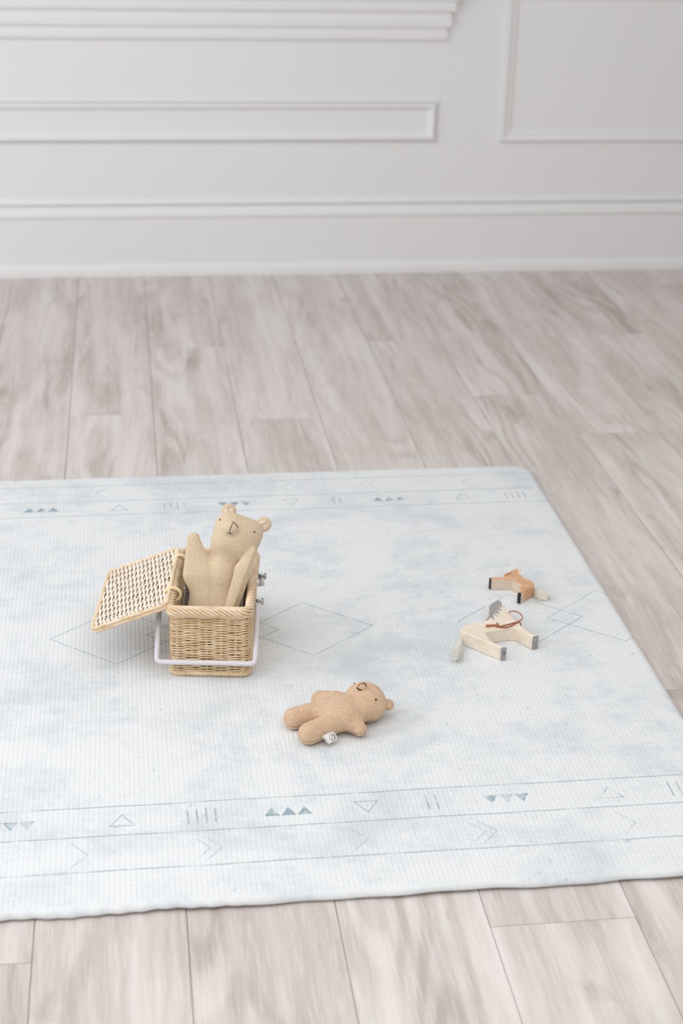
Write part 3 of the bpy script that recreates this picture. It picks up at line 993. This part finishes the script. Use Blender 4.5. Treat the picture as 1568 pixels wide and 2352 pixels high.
def tuft(mb, root, direction, length, half, n, rng, curl=0.0, r=0.00026, top=0.0105):
    """a combed tail of wool: a ribbed core with loose fibres lying over it"""
    d = np.array(direction, float); d /= np.linalg.norm(d)
    side = np.array([-d[1], d[0], 0])
    def wid(t): return 0.0016 + (half - 0.0016) * math.sin(min(1.0, t * 1.35) * math.pi / 2) * (1.0 if t < 0.72 else max(0.12, 1 - ((t - 0.72) / 0.30) ** 1.6))
    def mid(t): return np.array(root) * [1, 1, 0] + d * length * t + side * curl * length * t * t
    def hgt(t): return root[2] + 0.0016 + (top - root[2]) * min(1.0, t * 2) - 0.004 * max(0.0, t - 0.5)
    ns, nr = 22, 16
    V = []; F = []
    for i in range(ns):
        t = 0.90 * i / (ns - 1)
        w = wid(t) * 0.86 * (1 - 0.88 * max(0.0, (t - 0.62) / 0.28) ** 1.5); zt = hgt(t) - 0.0008; zb = max(0.0006, root[2] - 0.0016 - root[2] * t * 2.2)
        for k in range(nr):
            a = 2 * math.pi * k / nr
            ww = w * (1 + 0.09 * math.sin(a * 5 + i * 0.4) + 0.05 * rng.randn() * t)
            p = mid(t) + side * ww * math.cos(a)
            V.append((p[0], p[1], max(0.0005, (zt + zb) / 2 + (zt - zb) / 2 * math.sin(a))))
    for i in range(ns - 1):
        for k in range(nr):
            l = (k + 1) % nr
            F.append((i * nr + k, i * nr + l, (i + 1) * nr + l, (i + 1) * nr + k))
    F.append(tuple(reversed(range(nr)))); F.append(tuple((ns - 1) * nr + k for k in range(nr)))
    mb.add(V, F)
    for i in range(n):
        q = max(-1.15, min(1.15, rng.randn() * 0.55)); L = rng.uniform(0.75, 1.06)
        pts = []
        for k in range(9):
            t = k / 8 * L
            p = mid(t) + side * (q * wid(min(t, 0.80)) + 0.0009 * math.sin(t * 8 + i * 1.7) * t)
            up = math.sqrt(max(0.0, 1 - min(1.0, abs(q)) ** 2))
            zz = hgt(t) * (0.35 + 0.65 * up) + 0.0003 * math.sin(i * 2.3)
            pts.append((p[0], p[1], max(0.0006, zz if k else root[2])))
        mb.tube(pts, np.linspace(r * 1.1, r * 0.6, 9), 3, cap=False)

def smooth_outline(P, corners, n=4):
    """catmull outline keeping listed indices sharp"""
    P = [np.array(p, float) for p in P]; m = len(P); out = []
    for i in range(m):
        p1, p2 = P[i], P[(i + 1) % m]
        p0 = P[i - 1] if i not in corners else 2 * p1 - p2
        p3 = P[(i + 2) % m] if (i + 1) % m not in corners else 2 * p2 - p1
        for k in range(n):
            t = k / n
            out.append(0.5 * (2 * p1 + (p2 - p0) * t + (2 * p0 - 5 * p1 + 4 * p2 - p3) * t * t + (3 * p1 - p0 - 3 * p2 + p3) * t ** 3))
    return np.array(out)

def build_horse1():
    T = 0.025
    C = np.array([0.595, 2.275])
    root = empty('wooden_horse', (C[0], C[1], MZ))
    tag(root, 'larger pale wooden toy horse with grey mane and leather rein lying on its side', 'toy horse')
    out = [(0.5294, 2.2713), (0.5363, 2.2856), (0.5487, 2.2942), (0.5666, 2.2967), (0.5799, 2.3025), (0.5892, 2.3143), (0.5935, 2.3337), (0.5959, 2.3506), (0.6087, 2.3654), (0.6180, 2.3740),
           (0.6206, 2.36), (0.6255, 2.3309), (0.6269, 2.3109), (0.6297, 2.2967), (0.634, 2.2811), (0.6403, 2.2627), (0.6471, 2.2490), (0.6551, 2.2393), (0.6452, 2.2367),
           (0.6397, 2.2439), (0.6332, 2.2552), (0.6266, 2.2667), (0.613, 2.2712), (0.5892, 2.2659), (0.5707, 2.2603), (0.5714, 2.2393), (0.575, 2.2257), (0.5842, 2.2143), (0.5932, 2.2057),
           (0.5859, 2.205), (0.5691, 2.2231), (0.5587, 2.2351), (0.546, 2.2496), (0.5319, 2.2637)]
    out = [np.array(p) - C for p in out]
    sm = smooth_outline(out, {9, 17, 18, 28, 29}, 3)
    pale = mat_wood('pale_maple', lin(244, 234, 219), lin(234, 218, 197), math.radians(-30))
    grey = mat_wood('grey_stain', lin(172, 168, 166), lin(150, 147, 147), math.radians(30))
    prism(ccw(sm), 0.0, T, 0.0016).build('body', pale, root, False)
    # hooves: grey-stained ends of the legs
    for (a, b, da, db) in ((17, 18, 16, 19), (28, 29, 27, 30)):
        pa, pb = out[a], out[b]
        qa = pa + (out[da] - pa) * 0.12; qb = pb + (out[db] - pb) * 0.12
        cen = (pa + pb + qa + qb) / 4
        poly = ccw([cen + (p - cen) * 1.04 for p in (pa, pb, qb, qa)])
        prism(poly, -0.0 + 0.0003, T + 0.0002, 0.0014).build('hoof', grey, root, False)
    ink = Mat('stamp_ink', 0.6, 0.2); ink.color(lin(52, 50, 56))
    pa, pb = out[28], out[29]; mid = (pa + pb) / 2; tv = (pa - pb) / np.linalg.norm(pa - pb); nv = np.array([tv[1], -tv[0]])
    if nv @ (mid - out[25]) < 0: nv = -nv
    hp = lambda a, z: tuple(mid + tv * a + nv * 0.00035) + (z,)
    mb = MB()
    mb.tube(catmull([hp(-0.0012, 0.0165), hp(0.0010, 0.0172), hp(0.0014, 0.0155), hp(-0.0006, 0.0146)], 4), 0.00022, 5)
    mb.tube([hp(-0.0012, 0.0165), hp(-0.0011, 0.0145), hp(-0.0012, 0.0125)], 0.00022, 5)
    mb.tube([hp(-0.0002, 0.0146), hp(0.0006, 0.0135), hp(0.0015, 0.0124)], 0.00022, 5)
    mb.tube([hp(-0.0013, 0.0108), hp(0.0, 0.0109), hp(0.0014, 0.0107)], 0.0002, 5)
    mb.build('hoof_stamp', ink.m, root)
    # mane with pointed locks
    mane = MANE1
    prism(ccw([np.array(p) - C for p in mane]), 0.0004, T + 0.0003, 0.0003).build('mane', grey, root, False)
    dark = Mat('dark_paint', 0.5, 0.3); dark.color(lin(30, 34, 34))
    e = np.array(EYE1) - C
    mb = MB(); mb.lathe([(0, 0.0009), (0.0004, 0.0009), (0.0006, 0.0004)], (e[0], e[1], T), (0, 0, 1), 10); mb.build('eye', dark.m, root)
    # carved mouth
    a, b = np.array(MOUTH1[0]) - C, np.array(MOUTH1[1]) - C
    br = Mat('carved_line', 0.6, 0.2); br.color(lin(196, 170, 138))
    mb = MB(); mb.tube([(a[0], a[1], T), ((a[0] + b[0]) / 2, (a[1] + b[1]) / 2, T), (b[0], b[1], T)], 0.0006, 5); mb.build('mouth_line', br.m, root)
    # tail
    wool = wool_mat('ivory_wool', (253, 251, 245))
    rng = np.random.RandomState(5)
    mb = MB()
    r0 = np.array([0.5300, 2.2690]) - C
    tuft(mb, (r0[0], r0[1], 0.0130), TAILD1, 0.072, 0.0095, 170, rng, 0.02)
    tag(mb.build('tail', wool.m, root), 'ivory wool tail')
    tn = Mat('tail_peg', 0.6, 0.2); tn.color(lin(206, 178, 116))
    mb = MB(); mb.lathe([(0, 0.0018), (0.004, 0.0016)], (r0[0] + 0.001, r0[1] + 0.001, 0.0130), tuple(TAILD1), 10); mb.build('tail_peg', tn.m, root)
    # leather rein
    lea = Mat('tan_leather', 0.5, 0.3)
    n = lea.noise(scale=300.0, detail=3); lea.color(lea.mix(n.ramp(0.3, 0.7), lin(196, 128, 92), lin(158, 92, 60)))
    mb = MB()
    for k, pts in enumerate(REIN1):
        p = catmull([(q[0] - C[0], q[1] - C[1], q[2]) for q in pts], 8)
        mb.tube(p, 0.00115, 6)
    for kn in KNOT1:
        c = np.array(kn[:3]) - np.array([C[0], C[1], 0])
        loop = [(c[0] + kn[3] * 0.0024 * math.cos(a) + kn[4] * 0.0012 * math.sin(a), c[1] + kn[5] * 0.0030 * math.cos(a), c[2] + 0.0024 * math.sin(a)) for a in np.linspace(0, 2 * math.pi, 14)[:-1]]
        mb.tube(loop, 0.0012, 6, closed=True, up=np.array([1.0, 0.2, 0.1]))
    tag(mb.build('rein', lea.m, root), 'knotted brown leather rein')

Z1 = 0.025
MANE1 = [(0.5796, 2.3027), (0.5889, 2.3146), (0.5931, 2.3338), (0.5955, 2.3509), (0.6085, 2.3658), (0.6131, 2.3700), (0.6180, 2.3699), (0.6202, 2.3656), (0.6186, 2.3533), (0.6154, 2.3428), (0.6123, 2.3538), (0.6133, 2.3301), (0.6061, 2.3385),
         (0.6080, 2.3194), (0.5990, 2.3290), (0.6027, 2.3088), (0.5962, 2.3238), (0.5933, 2.2990), (0.5905, 2.3110)]
EYE1 = (0.6204, 2.3461)
MOUTH1 = ((0.6192, 2.3268), (0.6252, 2.3157))
TAILD1 = (-0.331, -0.944, 0.0)
REIN1 = [[(0.6245, 2.3262, 0.0240), (0.6262, 2.3232, 0.0280), (0.6305, 2.3185, 0.0310), (0.6354, 2.3107, 0.0330), (0.6393, 2.3027, 0.0330), (0.6406, 2.2953, 0.0310), (0.6368, 2.2896, 0.0290), (0.6298, 2.2874, 0.0270), (0.6182, 2.2828, 0.0265), (0.6066, 2.2779, 0.0265), (0.5977, 2.2755, 0.0265), (0.5925, 2.2759, 0.0265)],
         [(0.6330, 2.2960, 0.0060), (0.6385, 2.2960, 0.0120), (0.6375, 2.2941, 0.0210), (0.6271, 2.2840, 0.0260), (0.6165, 2.2751, 0.0265), (0.6082, 2.2710, 0.0265), (0.5997, 2.2708, 0.0265), (0.5950, 2.2730, 0.0265), (0.5924, 2.2754, 0.0265)],
         [(0.5929, 2.2800, 0.0263), (0.5864, 2.2811, 0.0263), (0.5801, 2.2814, 0.0263), (0.5746, 2.2811, 0.0263)],
         [(0.5923, 2.2774, 0.0263), (0.5856, 2.2777, 0.0263), (0.5792, 2.2769, 0.0263), (0.5744, 2.2765, 0.0263)]]
KNOT1 = [(0.5925, 2.2785, 0.0275, 0.35, 0.6, 1.35), (0.5945, 2.2765, 0.0278, 0.5, -0.5, 1.1)]

def build_horse2():
    T = 0.022
    C = np.array([0.665, 2.445])
    root = empty('wooden_horse', (C[0], C[1], MZ))
    tag(root, 'smaller chestnut wooden toy foal with black hooves and cream tail lying behind', 'toy horse')
    out = FOAL
    out = [np.array(p) - C for p in out]
    brown = mat_wood('chestnut_stain', lin(232, 190, 156), lin(208, 156, 114), math.radians(-25))
    cream = mat_wood('bare_lime_wood', lin(228, 212, 194), lin(212, 194, 174), math.radians(80))
    black = Mat('black_hoof_paint', 0.5, 0.3); black.color(lin(44, 42, 42))
    sides = [1 if i in FOAL_CREAM else 0 for i in range(len(out))]
    P = np.array(out)
    a = (P[:, 0] * np.roll(P[:, 1], -1) - np.roll(P[:, 0], -1) * P[:, 1]).sum()
    if a < 0:
        P = P[::-1]; n = len(P)
        sides = [sides[(n - 2 - i) % n] for i in range(n)]
    prism(P, 0.0, T, 0.0013, sides).build('body', [brown, cream], root, False)
    for quad in FOAL_HOOVES:
        q = [np.array(p) - C for p in quad]
        cen = sum(q) / 4
        prism(ccw([cen + (p - cen) * 1.05 for p in q]), 0.0004, T + 0.0002, 0.0014).build('hoof', black.m, root, False)
    wool = wool_mat('cream_wool', (253, 250, 238))
    prism(ccw([np.array(p) - C for p in FOAL_MANE]), 0.0004, T + 0.0004, 0.0005).build('mane', mat_wood('cream_paint', lin(240, 228, 214), lin(226, 210, 192), 0.3), root, False)
    mb = MB(); rng = np.random.RandomState(9)
    r0 = np.array(FOAL_TAIL) - C
    tuft(mb, (r0[0], r0[1], 0.011), (0.42, -0.88, 0.0), 0.036, 0.0115, 140, rng, 0.15, 0.00026, 0.013)
    tag(mb.build('tail', wool.m, root), 'cream wool tail')
    tn = Mat('foal_tail_peg', 0.6, 0.2); tn.color(lin(206, 170, 110))
    mb = MB(); mb.lathe([(0, 0.0016), (0.004, 0.0014)], (r0[0] - 0.001, r0[1] + 0.001, 0.011), (0.55, -0.8, 0), 10); mb.build('tail_peg', tn.m, root)

FOAL = [(0.6515, 2.4778), (0.6786, 2.4971), (0.6849, 2.5012), (0.6862, 2.4929), (0.6811, 2.4699), (0.6818, 2.4609), (0.6913, 2.4513), (0.6966, 2.4390), (0.6945, 2.4265),
        (0.6703, 2.4064), (0.6636, 2.3990), (0.6585, 2.4020), (0.6652, 2.4117), (0.6723, 2.4362), (0.6611, 2.4539), (0.6290, 2.4583), (0.6207, 2.4590), (0.6215, 2.4660), (0.6340, 2.4660),
        (0.6481, 2.4672), (0.6616, 2.4769), (0.6670, 2.4828), (0.6530, 2.4752)]
FOAL_CREAM = {9, 11, 12, 13, 14, 15}
FOAL_HOOVES = [((0.6636, 2.3990), (0.6585, 2.4020), (0.6592, 2.4031), (0.6643, 2.4001)), ((0.6207, 2.4590), (0.6215, 2.4660), (0.6236, 2.4660), (0.6240, 2.4587))]
FOAL_MANE = [(0.6786, 2.4973), (0.6850, 2.5014), (0.6864, 2.4930), (0.6812, 2.4699), (0.6775, 2.4760), (0.6795, 2.4880)]
FOAL_TAIL = (0.6955, 2.4335)

# ------------------------------------------------------------------ assemble
build_floor()
build_wall()
build_mat()
build_basket()
build_bear1()
build_bear2()
build_horse1()
build_horse2()
